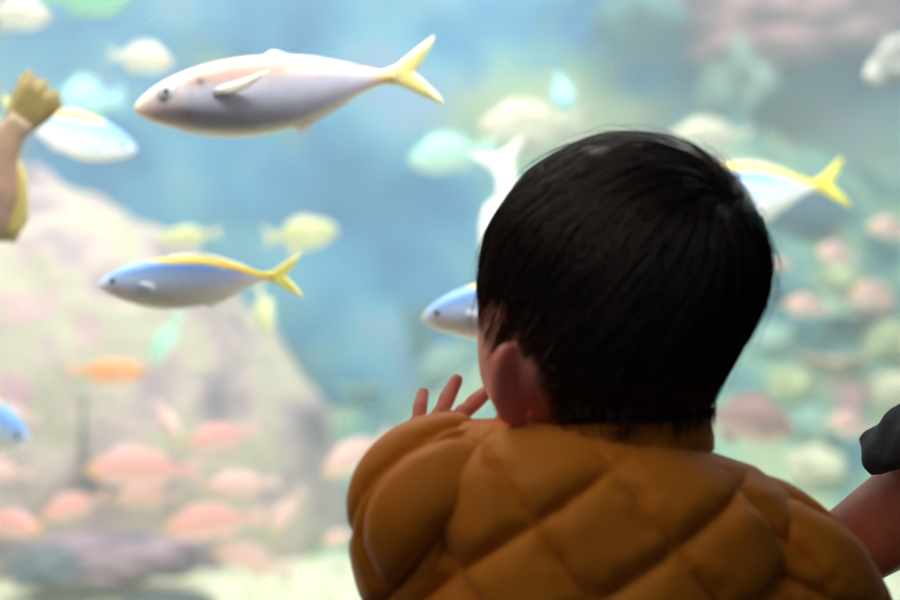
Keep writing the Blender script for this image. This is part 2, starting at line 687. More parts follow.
# slim dark sea whip against the boulder
p0, p1 = at(83, 448, 2.15), at(84, 396, 2.13)
p00 = at(83, 464, 2.26)
MBo = MB().add(*tube([p00, p0, p1], [0.0085, 0.007, 0.0035], 8)).obj('sea_whip', noise_mat('sea_whip_skin', [(0.4, rgb(112, 118, 108)), (0.6, rgb(150, 148, 136))], 20))
tag(MBo, 'thin dark upright sea whip in front of the boulder', 'sea whip')


# ------------------------------------------------------------------ fish
def prof(x, pts):
    xs, ys = zip(*pts)
    return np.interp(x, xs, ys)


def smooth_prof(pts, xs):
    """interpolate a profile smoothly (Catmull-Rom through uneven points)"""
    px = np.array([p[0] for p in pts])
    py = np.array([p[1] for p in pts])
    d = np.gradient(py, px)
    out = []
    for x in xs:
        i = int(min(max(np.searchsorted(px, x) - 1, 0), len(px) - 2))
        h = px[i + 1] - px[i]
        t = (x - px[i]) / h
        out.append((2 * t**3 - 3 * t * t + 1) * py[i] + (t**3 - 2 * t * t + t) * h * d[i] + (-2 * t**3 + 3 * t * t) * py[i + 1] + (t**3 - t * t) * h * d[i + 1])
    return np.array(out)


def fish_body(up, lo, thick, colour, n=46, m=28):
    """lofted body of length 1 (nose at x=0); colour(x, rel height -1..1, z) gives the skin pattern"""
    x1 = up[-1][0]
    xs = x1 * (1 - np.cos(np.linspace(0, 1, n) * PI * 0.5) ** 1.0) * 0.35 + x1 * np.linspace(0, 1, n) * 0.65
    U, Lo, T = smooth_prof(up, xs), smooth_prof(lo, xs), smooth_prof(thick, xs)
    V, F, C = [], [], []
    for i, x in enumerate(xs):
        c, h = (U[i] + Lo[i]) / 2, (U[i] - Lo[i]) / 2
        for k in range(m):
            t = 2 * PI * k / m
            s, q = math.sin(t), math.cos(t)
            V.append((x - .5, T[i] * math.copysign(abs(q) ** 0.9, q), c + h * s))
            C.append(colour(x, s, c + h * s))
    for i in range(n - 1):
        for k in range(m):
            F.append((i * m + k, i * m + (k + 1) % m, (i + 1) * m + (k + 1) % m, (i + 1) * m + k))
    F.append(tuple(range(m))[::-1])
    F.append(tuple((n - 1) * m + k for k in range(m)))
    return V, F, C


def fin(poly, th=0.005, y=0.0, tip=0.3, out=(0, 0, 0), mid=None):
    """thin fin: outline extruded to a real thickness, thinner towards the rim"""
    n = len(poly)
    cx = sum(p[0] for p in poly) / n
    cz = sum(p[1] for p in poly) / n
    if mid:
        cx, cz = mid
    V, F = [], []
    for s in (1, -1):
        for rel, k in ((1.0, tip), (0.55, 1.0)):
            for (x, z) in poly:
                xx, zz = cx + (x - cx) * rel, cz + (z - cz) * rel
                e = (xx - poly[0][0])
                V.append((xx - .5, y + s * th * k * .5 + out[1] * max(0, e), zz))
        V.append((cx - .5, y + s * th * .5 + out[1] * max(0, cx - poly[0][0]), cz))
    st = 2 * n + 1
    for i in range(n):
        j = (i + 1) % n
        F += [(i, j, n + j, n + i), (n + i, n + j, 2 * n)]
        F += [(st + j, st + i, st + n + i, st + n + j), (st + n + j, st + n + i, st + 2 * n)]
        F.append((j, i, st + i, st + j))
    return V, F


def dense(poly, k=4):
    o = []
    n = len(poly)
    for i in range(n):
        p0, p1, p2, p3 = [np.array(poly[(i + d) % n]) for d in (-1, 0, 1, 2)]
        for q in range(k):
            t = q / k
            c = (1 - t) * p1 + t * p2
            o.append(tuple(c))
    return o


m_skin_fish = attr_mat('fish_skin', 0.35, 0.5, 0.7, 40, 0.06)
m_matte_fish = attr_mat('soft_fish_skin', 0.45, 0.4, 0.15, 25, 0.12)
m_eye_white = noise_mat('fish_eye', [(0.4, rgb(225, 225, 222)), (0.6, rgb(245, 245, 245))], 10, rough=0.2)
m_pupil = noise_mat('fish_pupil', [(0.4, rgb(18, 20, 26)), (0.6, rgb(30, 32, 38))], 10, rough=0.15)
m_eye_blue = noise_mat('fish_eye_dusky', [(0.4, rgb(120, 140, 150)), (0.6, rgb(150, 165, 175))], 10, rough=0.2)


def mixc(a, b, t):
    t = min(1, max(0, t))
    return tuple(a[i] * (1 - t) + b[i] * t for i in range(3))


def sst(a, b, x):
    t = min(1, max(0, (x - a) / (b - a)))
    return t * t * (3 - 2 * t)


SLIM_UP = [(0, .004), (.02, .025), (.06, .052), (.13, .083), (.25, .113), (.38, .122), (.52, .108), (.66, .074), (.76, .04), (.82, .02), (.86, .017)]
SLIM_LO = [(0, -.012), (.02, -.032), (.06, -.058), (.13, -.09), (.24, -.128), (.38, -.143), (.52, -.128), (.66, -.078), (.76, -.038), (.82, -.02), (.86, -.017)]
SLIM_TH = [(0, .006), (.03, .026), (.1, .05), (.25, .066), (.4, .066), (.6, .045), (.76, .018), (.86, .008)]
DEEP_UP = [(0, .0), (.03, .035), (.1, .085), (.2, .135), (.34, .165), (.5, .145), (.64, .095), (.76, .052), (.82, .042), (.86, .044)]
DEEP_LO = [(0, -.015), (.03, -.04), (.1, -.085), (.2, -.125), (.36, -.15), (.5, -.135), (.64, -.09), (.76, -.05), (.82, -.042), (.86, -.044)]
DEEP_TH = [(0, .01), (.04, .04), (.14, .075), (.3, .09), (.5, .07), (.7, .03), (.86, .01)]
FORK = [(.80, .020), (.86, .034), (.93, .080), (1.0, .120), (.985, .084), (.945, .032), (.915, .0), (.945, -.032), (.985, -.084), (1.0, -.120), (.93, -.080), (.86, -.034), (.80, -.020)]
LYRE = [(.82, .040), (.88, .06), (.95, .10), (1.0, .13), (.97, .06), (.945, 0), (.97, -.06), (1.0, -.13), (.95, -.10), (.88, -.06), (.82, -.040)]
SQUARE = [(.80, .05), (.88, .085), (.97, .115), (1.0, .09), (.985, .03), (1.0, -.03), (.97, -.11), (.88, -.085), (.80, -.05)]


def flat(c):
    return lambda x, s, z: c


def kind_jack():
    back, mid, bel, lat = rgb(200, 164, 150), rgb(212, 214, 232), rgb(250, 250, 242), rgb(252, 246, 246)

    def col(x, s, z):
        c = mixc(mid, back, sst(.1, .45, s))
        c = mixc(bel, c, sst(-.98, -.75, s))
        zl = .055 if x < .4 else .055 - (x - .4) * .12 if x < .55 else .037 - (x - .55) * .10
        c = mixc(c, lat, math.exp(-((z - zl) / .007) ** 2) * (.2 + .8 * sst(.45, .6, x)))
        if x < .19:
            c = mixc(c, rgb(236, 222, 214), .5)
            c = mixc(c, rgb(245, 225, 190), .6 * math.exp(-((x - .02) / .03) ** 2))
        c = mixc(c, rgb(176, 180, 196), .8 * math.exp(-((x - .185 + .25 * (z) ** 2 * 8) / .006) ** 2) * (1 if z > -.08 else 0))
        c = mixc(c, rgb(70, 70, 84), .95 * math.exp(-((x - .226) / .013) ** 2 - ((z - .042) / .016) ** 2))
        c = mixc(c, rgb(236, 206, 140), sst(.74, .84, x))
        c = mixc(c, rgb(190, 184, 196), .35 * math.exp(-((x - .15) / .008) ** 2))
        return c
    y = rgb(244, 214, 140)
    return dict(body=fish_body(SLIM_UP, SLIM_LO, SLIM_TH, col), mat=m_skin_fish, eye=(.115, .024, .033, .012, m_eye_white),
                fins=[('tail_fin', FORK, y, .01), ('dorsal_fin', [(.42, .115), (.46, .134), (.48, .13), (.51, .114), (.6, .096), (.72, .056), (.72, .04), (.55, .09), (.42, .11)], rgb(226, 214, 214), .008),
                      ('anal_fin', [(.49, -.125), (.52, -.152), (.55, -.14), (.58, -.118), (.7, -.066), (.7, -.05), (.58, -.1)], rgb(240, 240, 240), .008)],
                pect=([(.255, .006), (.29, .014), (.37, .024), (.455, .042), (.38, -.004), (.31, -.022), (.265, -.02)], rgb(250, 236, 206)))


def kind_fusilier():
    blue, sil, bel, yel = rgb(130, 182, 246), rgb(208, 222, 248), rgb(248, 250, 252), rgb(255, 214, 16)

    def col(x, s, z):
        c = mixc(sil, blue, sst(.05, .55, s))
        c = mixc(bel, c, sst(-.75, -.05, s))
        c = mixc(c, rgb(222, 226, 238), .8 * sst(.09, .0, x))
        up = prof(x, SLIM_UP)
        lo_e = prof(x, [(.2, .118), (.3, .095), (.5, .075), (.65, .045), (.8, -.005), (.86, -.02)])
        if x > .2:
            c = mixc(c, yel, sst(-.006, .004, z - lo_e) * sst(.2, .25, x))
        return c
    y = rgb(255, 220, 60)
    return dict(body=fish_body(SLIM_UP, SLIM_LO, SLIM_TH, col), mat=m_skin_fish, eye=(.075, .012, .017, .011, m_eye_blue),
                fins=[('tail_fin', FORK, y, .01), ('dorsal_fin', [(.30, .11), (.36, .13), (.48, .138), (.58, .118), (.7, .072), (.74, .05), (.6, .085), (.45, .108)], rgb(226, 206, 170), .007),
                      ('anal_fin', [(.5, -.125), (.54, -.146), (.58, -.124), (.68, -.078), (.72, -.056), (.68, -.064), (.58, -.1)], rgb(236, 238, 246), .007)],
                pect=([(.205, -.012), (.23, -.004), (.27, -.02), (.285, -.05), (.25, -.05), (.215, -.035)], rgb(246, 248, 255)))


def kind_simple(main, belly, face, fincol, tail=LYRE, slim=False, mat=None):
    up, lo, th = (SLIM_UP, SLIM_LO, SLIM_TH) if slim else (DEEP_UP, DEEP_LO, DEEP_TH)

    def col(x, s, z):
        c = mixc(belly, main, sst(-.8, .1, s))
        c = mixc(c, face, sst(.16, .06, x) * .85)
        return c
    return dict(body=fish_body(up, lo, th, col, 30, 20), mat=mat or m_matte_fish, eye=(.085, .02, .02, .011, m_eye_white),
                fins=[('tail_fin', tail, fincol, .012),
                      ('dorsal_fin', [(.22, .125), (.26, .19), (.4, .215), (.55, .19), (.66, .14), (.7, .08), (.55, .12), (.36, .15)] if not slim else [(.30, .11), (.36, .14), (.48, .15), (.6, .12), (.72, .06), (.6, .085), (.45, .108)], fincol, .012),
                      ('anal_fin', [(.5, -.12), (.55, -.185), (.64, -.16), (.72, -.07), (.64, -.08)], fincol, .012)],
                pect=([(.22, -.01), (.26, .0), (.34, -.02), (.36, -.05), (.29, -.06), (.23, -.04)], fincol))


def kind_file():
    olive, pink, yel = rgb(120, 104, 42), rgb(176, 134, 118), rgb(196, 176, 100)
    up = [(0, .0), (.05, .05), (.2, .15), (.4, .2), (.6, .16), (.72, .075), (.8, .05), (.84, .048)]
    lo = [(0, -.01), (.05, -.05), (.2, -.14), (.4, -.2), (.6, -.15), (.72, -.07), (.8, -.05), (.84, -.048)]

    def col(x, s, z):
        c = mixc(pink, olive, .35 * (1 + math.sin(40 * x + 17 * z)) * .5)
        return mixc(c, rgb(150, 124, 96), sst(.66, .8, x))
    fan = [(.80, .05), (.88, .082), (.96, .10), (1.0, .085), (.985, .05), (1.005, .02), (.985, -.01), (1.0, -.045), (.96, -.085), (.88, -.075), (.80, -.05)]
    return dict(body=fish_body(up, lo, DEEP_TH[:-1] + [(.84, .016)], col, 34, 22), mat=m_matte_fish, eye=(.12, .05, .018, .011, m_eye_white),
                fins=[('tail_fin', fan, olive, .016), ('dorsal_fin', [(.42, .19), (.46, .25), (.56, .235), (.68, .14), (.72, .07), (.6, .15)], yel, .012),
                      ('anal_fin', [(.42, -.19), (.46, -.25), (.56, -.235), (.68, -.14), (.72, -.07), (.6, -.15)], yel, .012)],
                pect=([(.3, .0), (.33, .03), (.38, .02), (.38, -.03), (.33, -.035)], yel))


PK, OR = rgb(240, 160, 150), rgb(248, 150, 66)
KINDS = {
    'jack': kind_jack(), 'fusilier': kind_fusilier(), 'file': kind_file(),
    'anthias': kind_simple(rgb(240, 166, 160), rgb(248, 206, 200), rgb(236, 184, 104), rgb(248, 192, 186)),
    'rosy': kind_simple(rgb(246, 196, 188), rgb(250, 222, 214), rgb(240, 200, 130), rgb(250, 208, 204)),
    'orange': kind_simple(rgb(250, 160, 84), rgb(250, 180, 120), rgb(214, 150, 90), rgb(250, 190, 170), slim=True),
    'cream': kind_simple(rgb(222, 216, 190), rgb(236, 232, 220), rgb(216, 198, 170), rgb(222, 218, 194), tail=FORK),
    'white': kind_simple(rgb(250, 250, 240), rgb(252, 252, 248), rgb(246, 246, 236), rgb(250, 250, 232), tail=LYRE),
    'lemon': kind_simple(rgb(208, 208, 146), rgb(224, 222, 184), rgb(214, 210, 160), rgb(230, 228, 170), tail=FORK, slim=True),
    'mint': kind_simple(rgb(176, 232, 208), rgb(226, 248, 238), rgb(190, 226, 210), rgb(190, 232, 214), tail=SQUARE),
    'aqua': kind_simple(rgb(160, 218, 226), rgb(190, 230, 228), rgb(160, 206, 210), rgb(164, 216, 220), tail=SQUARE),
    'green': kind_simple(rgb(126, 206, 160), rgb(160, 224, 190), rgb(126, 196, 160), rgb(134, 206, 170), tail=SQUARE),
    'brown': kind_simple(rgb(160, 124, 118), rgb(206, 178, 172), rgb(176, 146, 138), rgb(160, 130, 122), tail=SQUARE),
    'grey': kind_simple(rgb(160, 160, 152), rgb(120, 126, 126), rgb(216, 212, 198), rgb(190, 190, 186), tail=SQUARE),
}
CACHE = {}


def fish_meshes(kind):
    if kind in CACHE:
        return CACHE[kind]
    k = KINDS[kind]
    V, F, C = k['body']
    parts = [('body', mesh_from('fish_body', V, F, k['mat'], True, C), [])]
    for nm, poly, c, th in k['fins']:
        Vf, Ff = fin(dense(poly, 3), th, mid=(.87, 0) if nm == 'tail_fin' else None)
        parts.append((nm, mesh_from(nm, Vf, Ff, k['mat'], True, [c] * len(Vf)), []))
    thp = DEEP_TH if k['mat'] is m_matte_fish else SLIM_TH
    poly, c = k['pect']
    for s in (1, -1):
        y = s * (prof(.22, thp) + .002)
        Vf, Ff = fin(dense(poly, 3), .005, y, out=(0, s * .16, 0))
        parts.append(('pectoral_fin', mesh_from('pectoral_fin', Vf, Ff, k['mat'], True, [c] * len(Vf)), []))
    ex, ez, er, pr, em = k['eye']
    for s in (1, -1):
        y = s * (prof(ex, thp) * .95 - .002)
        Ve, Fe = ellipsoid((ex - .5, y, ez), (er, .012, er), None, 20, 12)
        Vp, Fp = ellipsoid((ex - .5, y + s * .0065, ez), (pr, .0075, pr), None, 16, 10)
        parts.append(('eye', mesh_from('eye', Ve, Fe, em), [('pupil', mesh_from('pupil', Vp, Fp, m_pupil))]))
    CACHE[kind] = parts
    return parts


def put_fish(kind, name, label, nose, tail, Y, dY=0.0, group=None, roll=0.0, fat=1.0):
    a, b = at(*nose, Y), at(*tail, Y + dY)
    X = b - a
    ln = X.length
    X.normalize()
    up = Vector((0, 0, 1))
    if abs(X.z) > .8:
        up = Vector((1 if X.z < 0 else -1, 0, 0))
    Yv = up.cross(X).normalized()
    Z = X.cross(Yv)
    M = Matrix((X, Yv, Z)).transposed()
    M = M @ Matrix.Rotation(roll, 3, 'X')
    root = empty(name, (a + b) / 2)
    root.rotation_euler = M.to_euler()
    root.scale = (ln, ln * fat, ln * fat)
    tag(root, label, 'fish', group)
    for nm, me, subs in fish_meshes(kind):
        o = link(nm, me, root)
        for n2, m2 in subs:
            link(n2, m2, o)
    return root


G_F = 'blue and yellow striped fish'
G_A = 'pink and orange fish over the gravel'
G_P = 'blurred pale fish farther back in the water'
G_R = 'small peach fish over the reef on the right'
put_fish('jack', 'silver_fish', 'largest fish, silver with a yellow forked tail, swimming left at the top', (134, 108), (440, 70), 1.01, 0.02, roll=-.12)
put_fish('fusilier', 'fusilier', 'whole blue fish with a yellow back stripe, in the middle left of the water', (98, 285), (303, 275), 1.03, 0.02, G_F, roll=-.12)
put_fish('fusilier', 'fusilier', 'blue fish half hidden behind the left side of the dark hair', (422, 318), (618, 290), 1.05, 0.02, G_F, roll=-.12, fat=1.12)
put_fish('fusilier', 'fusilier', 'blue fish whose yellow tail shows to the right of the head', (655, 200), (848, 182), 1.33, 0.05, G_F, roll=-.12, fat=1.1)
put_fish('fusilier', 'fusilier', 'blurred striped fish facing right, passing the olive fish tail at upper left', (136, 150), (-2, 112), 1.33, 0.02, G_F, roll=-.05, fat=1.1)
put_fish('fusilier', 'fusilier', 'blue fish with only its head in view at the left edge', (31, 443), (-130, 372), 1.27, 0.0, G_F, roll=.1, fat=1.3)
put_fish('file', 'filefish', 'pinkish fish with an olive fan tail, cut off by the left edge', (-118, 300), (50, 84), 1.14, 0.0, roll=.1)
put_fish('orange', 'orange_fish', 'bright orange fish alone in front of the boulder', (148, 372), (64, 370), 1.85, 0, G_A)
put_fish('mint', 'pale_fish', 'whitish mint fish tilted steeply below the striped fish', (152, 366), (182, 312), 1.9, 0, G_P)
for (nose, tail, kd, lab) in [
    ((180, 441), (156, 400), 'rosy', 'pink fish heading steeply down above the longest pink fish'),
    ((186, 444), (262, 430), 'anthias', 'pink fish at the right above the longest pink fish'),
    ((84, 470), (204, 470), 'anthias', 'longest pink fish in the shoal, orange at both ends'),
    ((204, 489), (282, 482), 'rosy', 'pale pink fish with an orange face, above the plump deep pink one'),
    ((40, 518), (110, 494), 'anthias', 'red-pink fish climbing to the right near the left edge'),
    ((112, 500), (182, 497), 'rosy', 'faint pale pink fish directly under the longest pink fish'),
    ((162, 530), (268, 516), 'anthias', 'plump deep pink fish with an orange snout over the purple rock'),
    ((271, 533), (304, 488), 'rosy', 'pink fish nose down at the right end of the shoal'),
    ((212, 550), (294, 574), 'rosy', 'pale pink fish tilted down to the left, lowest of the shoal'),
    ((44, 530), (-30, 520), 'anthias', 'pink fish low at the left edge beside the purple rock'),
    ((-12, 412), (42, 418), 'rosy', 'small pink fish just above the blue head at the left edge'),
    ((-30, 470), (34, 474), 'rosy', 'faint pink fish below the blue head at the left edge'),
    ((322, 476), (394, 432), 'rosy', 'pale pink fish half hidden by the left shoulder of the jacket'),
    ((322, 545), (362, 530), 'rosy', 'faint pink fish over bright gravel next to the jacket sleeve'),
]:
    Y = 1.92 if kd == 'anthias' else 1.98
    put_fish(kd, 'pink_fish', lab, nose, tail, Y, 0.02, G_A, fat=.98)
for (nose, tail, kd, Y, fat, lab) in [
    ((174, 64), (106, 54), 'cream', 1.8, 1.2, 'small cream fish just left of the big silver fish'),
    ((50, 18), (-24, 12), 'cream', 1.8, 1.2, 'cream fish in the top left corner'),
    ((130, 2), (42, -6), 'green', 1.9, 1.3, 'green fish cut by the top edge near the left corner'),
    ((56, 103), (124, 100), 'aqua', 2.5, 1.9, 'round aqua fish above the blurred striped fish'),
    ((156, 240), (222, 232), 'lemon', 1.8, 1.1, 'pale yellow green fish above the whole striped fish'),
    ((338, 230), (262, 238), 'lemon', 1.9, 1.5, 'pale yellow fish alone in the open blue right of the striped fish'),
    ((270, 338), (258, 282), 'lemon', 1.7, 1.1, 'pale yellow fish diving under the tail of the striped fish'),
    ((478, 128), (586, 118), 'cream', 1.9, 1.1, 'cream fish just above the pale forked tail by the hair'),
    ((408, 162), (496, 148), 'mint', 2.2, 1.2, 'greenish white fish left of the pale forked tail'),
    ((548, 300), (496, 146), 'white', 1.55, 1.35, 'white fish diving behind the head with its forked tail up'),
    ((570, 112), (558, 74), 'aqua', 2.0, 1.5, 'small aqua fish upright above the hair'),
    ((668, 138), (756, 134), 'cream', 2.2, 1.0, 'pale peach cream fish just over the top of the hair'),
    ((864, 76), (960, 44), 'grey', 1.6, 1.3, 'pale grey fish with its head in view at the upper right edge'),
    ((796, 430), (690, 410), 'brown', 1.75, 1.35, 'brownish pink fish behind the nape above the right shoulder'),
]:
    put_fish(kd, 'pale_fish' if kd != 'brown' else 'brown_fish', lab, nose, tail, Y, 0.02, G_P, fat=fat)
for (nose, tail, lab) in [
    ((816, 252), (858, 258), 'small peach fish beside the blue rocky knob'),
    ((784, 304), (832, 310), 'small peach fish close to the hair at ear height'),
    ((868, 226), (912, 234), 'small peach fish high at the right edge'),
    ((856, 286), (892, 304), 'small peach fish tilted down to the left near the right edge'),
    ((768, 262), (794, 268), 'tiny peach fish touching the outline of the hair on the right'),
    ((826, 420), (876, 432), 'small peach fish directly above the dark sleeve'),
]:
    put_fish('rosy', 'peach_fish', lab, nose, tail, 2.05, 0.02, G_R, fat=1.2)

# ------------------------------------------------------------------ the toddler
HY = 0.72
YAW = math.radians(32)
fvec = Vector((-math.sin(YAW), math.cos(YAW), 0))
rvec = Vector((math.cos(YAW), math.sin(YAW), 0))
RATIO = 1.14
WK = math.sqrt(math.cos(YAW) ** 2 + (RATIO * math.sin(YAW)) ** 2)


def ring_table(rows):
    v = np.array([r[0] for r in rows], float)
    l = np.array([r[1] for r in rows], float)
    r = np.array([r[2] for r in rows], float)
    return v, l, r


HAIR = ring_table([(132, 624, 626), (135, 600, 652), (139, 585, 669), (145, 570, 688), (153, 554, 701), (166, 534, 718), (181, 519, 732), (196, 507, 743), (211, 498, 751), (230, 488, 759), (250, 482, 764), (270, 479, 765), (290, 478, 762),
                   (310, 478, 755), (330, 477, 745), (345, 477, 737), (360, 478, 729), (380, 481, 718), (400, 489, 707), (420, 502, 697), (440, 520, 686)])
SKIN = ring_table([(142, 624, 626), (146, 596, 654), (152, 574, 682), (165, 545, 708), (180, 529, 724), (210, 507, 744), (250, 490, 752), (290, 483, 748), (310, 479, 740), (330, 478, 726), (360, 478, 706), (380, 481, 693), (395, 487, 682),
                   (405, 493, 674), (415, 502, 664), (430, 520, 652), (442, 550, 635), (446, 590, 600)])


def head_pt(p, tab):
    """p: unit vector, x = child's right, y = face, z = up, onto the head surface"""
    v0, v1 = tab[0][0], tab[0][-1]
    vm = 281.0
    v = vm - p[2] * (vm - v0) if p[2] > 0 else vm - p[2] * (v1 - vm)
    L, R = np.interp(v, tab[0], tab[1]), np.interp(v, tab[0], tab[2])
    h = math.hypot(p[0], p[1])
    a, b = (p[0] / h, p[1] / h) if h > 1e-6 else (0, 0)
    k = HY / FPX
    w = (R - L) / 2 * k / WK
    c = ((L + R) / 2 - 450) * k
    z = CAMZ - (v - 300) * k
    cy = HY
    if v > 380:
        cy += (v - 380) / 60 * 0.006
    if v <= tab[0][0] + .01 or v >= tab[0][-1] - .01:
        w *= min(1, h * 3)
    return Vector((c, cy, z)) + rvec * (a * w) + fvec * (b * w * RATIO)


def surf(V, tab):
    return [head_pt(v, tab) for v in V]


body = MB()
Vs, Fs = sphere(72, 60)
body.add(surf(Vs, SKIN), Fs)
Hc = at(617, 300, HY)
Rz = Matrix.Rotation(YAW, 3, 'Z')


def hd(right, fwd, up):
    return Hc + rvec * right + fvec * fwd + Vector((0, 0, up))


# nose, lips, chin, cheeks
body.add(*ellipsoid(hd(0, .088, -.030), (.008, .011, .010), Rz))
body.add(*ellipsoid(hd(0, .084, -.020), (.006, .010, .014), Rz))
body.add(*ellipsoid(hd(0, .079, -.049), (.013, .009, .0035), Rz))
body.add(*ellipsoid(hd(0, .078, -.055), (.011, .009, .0035), Rz))
body.add(*ellipsoid(hd(0, .070, -.068), (.016, .014, .012), Rz))


# ears: cupped plate with a raised rim and a lobe
def ear(side):
    mb = MB()
    if side < 0:
        c = at(514, 385, 0.671)
    else:
        c = Hc + rvec * 0.048 + fvec * 0.002 + Vector((0, 0, -.044))
    k, q = (0.38, 0.925) if side < 0 else (0.80, 0.60)
    axx = (fvec * -k + rvec * side * q).normalized()        # from the head towards the free edge
    nn = (rvec * side * k + fvec * q).normalized()           # outer face
    up = (Vector((0, 0, 1)) + axx * 0.12).normalized()
    M = Matrix((axx, nn, up)).transposed()
    mb.add(*ellipsoid(c, (.0138, .0042, .0195), M))
    rim = []
    for k in range(13):
        t = math.radians(150 - 20 * k)
        rim.append(c + M @ Vector((math.cos(t) * .0142, .002, math.sin(t) * .0195)))
    mb.add(*tube(rim, [.0030] + [.0037] * 11 + [.003], 10, 3))
    mb.add(*ellipsoid(c + M @ Vector((-.003, .001, -.0180)), (.0070, .0042, .0070), M))
    mb.add(*ellipsoid(c + M @ Vector((-.010, -.003, .002)), (.010, .007, .015), M))
    return mb.V, mb.F


for s in (-1, 1):
    body.add(*ear(s))

body.add(*ellipsoid(at(530, 432, .745), (.024, .020, .020)))  # added lump below the jaw to block tank light from the neck
# neck, trunk
body.add(*tube([at(617, 400, .715), at(612, 430, .712), at(606, 470, .712)], [.040, .036, .042], 20))
XC = at(605, 550, .71).x
body.add(*ellipsoid((XC, .715, .70), (.085, .055, .075)))
body.add(*ellipsoid((XC, .715, .56), (.080, .062, .14)))
body.add(*ellipsoid((XC, .715, .43), (.082, .066, .07)))
SHL, ELL, WRL = Vector((-.012, .69, .735)), Vector((0.012, .775, .605)), at(462, 478, .855)
SHR, ELR, WRR = Vector((.185, .69, .698)), Vector((.224, .735, .625)), Vector((.205, .835, .560))
body.add(*tube([(XC - .05, .71, .720), SHL, SHL.lerp(ELL, .5), ELL, ELL.lerp(WRL, .5), WRL], [.03, .027, .024, .021, .020, .015], 14))
body.add(*tube([(XC + .05, .71, .700), SHR, SHR.lerp(ELR, .5), ELR, ELR.lerp(WRR, .5), WRR], [.03, .027, .024, .021, .020, .015], 14))


def hand(wr, palm, fingers, thumb):
    body.add(*tube([wr, wr.lerp(palm, .5), palm], [.0145, .0150, .0150], 14))
    for (b_, m_, t_, r) in fingers:
        body.add(*tube([palm.lerp(b_, .2), b_, b_.lerp(m_, .55), m_, m_.lerp(t_, .5), t_], [r * 1.05, r * 1.06, r * .95, r * 1.04, r * .93, r * .86], 12, 5))
    body.add(*tube([palm.lerp(thumb[0], .3), thumb[0], thumb[1], thumb[2]], [.009, .0078, .0068, .0058], 12, 5))


PL = at(452, 452, 0.8750)
hand(WRL, PL, [
    (at(418, 428, 0.8700), at(420, 408, 0.8810), at(423, 393, 0.8935), .0054),     # little finger
    (at(438, 421, 0.8690), at(447, 399, 0.8800), at(456.5, 380.5, 0.8932), .0059),   # ring finger
    (at(460, 417, 0.8690), at(475, 402, 0.8810), at(488, 391, 0.8928), .0060),   # middle finger
    (at(480, 432, .8700), at(500, 426, .8810), at(516, 420, .8932), .0058)],  # index finger
    (at(482, 452, 0.8720), at(504, 446, 0.8820), at(522, 440, 0.8910)))
PR = Vector((.2, .872, .578))
hand(WRR, PR, [
    (PR + Vector((.018, 0, .016)), PR + Vector((.026, .010, .030)), PR + Vector((.031, .0205, .040)), .0052),
    (PR + Vector((.008, 0, .021)), PR + Vector((.011, .010, .039)), PR + Vector((.013, .0205, .052)), .0057),
    (PR + Vector((-.004, 0, .021)), PR + Vector((-.006, .010, .040)), PR + Vector((-.008, .0205, .053)), .0058),
    (PR + Vector((-.015, 0, .017)), PR + Vector((-.022, .010, .034)), PR + Vector((-.027, .0205, .045)), .0057)],
    (PR + Vector((-.016, 0, -.002)), PR + Vector((-.03, .009, .006)), PR + Vector((-.040, .018, .013))))
# legs and feet
for s in (-1, 1):
    hx = XC + s * .045
    body.add(*tube([(hx, .715, .42), (hx + s * .008, .71, .33), (hx + s * .010, .715, .22), (hx + s * .012, .71, .13), (hx + s * .012, .712, .055)], [.056, .050, .038, .036, .026], 16))
    body.add(*tube([(hx + s * .012, .700, .036), (hx + s * .013, .745, .034), (hx + s * .015, .785, .026)], [.026, .025, .018], 14))

m_skin, nt, b = base_mat('child_skin', 0.5, 0.35)
N, L = nt.nodes, nt.links
tc = N.new('ShaderNodeTexCoord')
no = N.new('ShaderNodeTexNoise')
no.inputs['Scale'].default_value = 60
L.new(tc.outputs['Object'], no.inputs['Vector'])
cr = N.new('ShaderNodeValToRGB')
cr.color_ramp.elements[0].position = .35
cr.color_ramp.elements[0].color = (*rgb(228, 138, 120), 1)
cr.color_ramp.elements[1].position = .65
cr.color_ramp.elements[1].color = (*rgb(242, 164, 146), 1)
L.new(no.outputs['Fac'], cr.inputs['Fac'])
L.new(cr.outputs['Color'], b.inputs['Base Color'])
b.inputs['Subsurface Weight'].default_value = 0.6
b.inputs['Subsurface Radius'].default_value = (0.010, 0.0028, 0.0018)
b.inputs['Subsurface Scale'].default_value = 0.7

kid = empty('person', (XC, .715, 0))


def child(name, me, par=kid):
    o = link(name, me, par)
    ro = par
    while ro.parent:
        ro = ro.parent
    if par is ro:
        o.location = -ro.location
    return o


tag(kid, 'toddler in a mustard quilted jacket seen from behind, fingers raised to the glass', 'person')
me = remesh(body.V, body.F, 0.0017, 5)
me.materials.append(m_skin)
child('body', me)
me_eye = noise_mat('child_eye', [(0.4, rgb(22, 16, 14)), (0.6, rgb(40, 28, 24))], 30, rough=.1)
for s in (-1, 1):
    V, F = ellipsoid(hd(s * .027, .0765, -.014), (.0095, .006, .006), Rz)
    child('eye', mesh_from('eye', V, F, me_eye))


# ---- hair: a cap on the scalp plus combed strands that whirl out of the crown
def in_hair(p, grow=0.0):
    al = math.degrees(math.atan2(abs(p[0]), p[1]))   # 0 at the face, 180 at the back
    zl = np.interp(al, [0, 32, 48, 58, 75, 92, 104, 113, 122, 140, 180], [.22, .18, .0, -.24, -.40, -.43, -.45, -.66, -.92, -.97, -.985])
    return p[2] > zl - grow


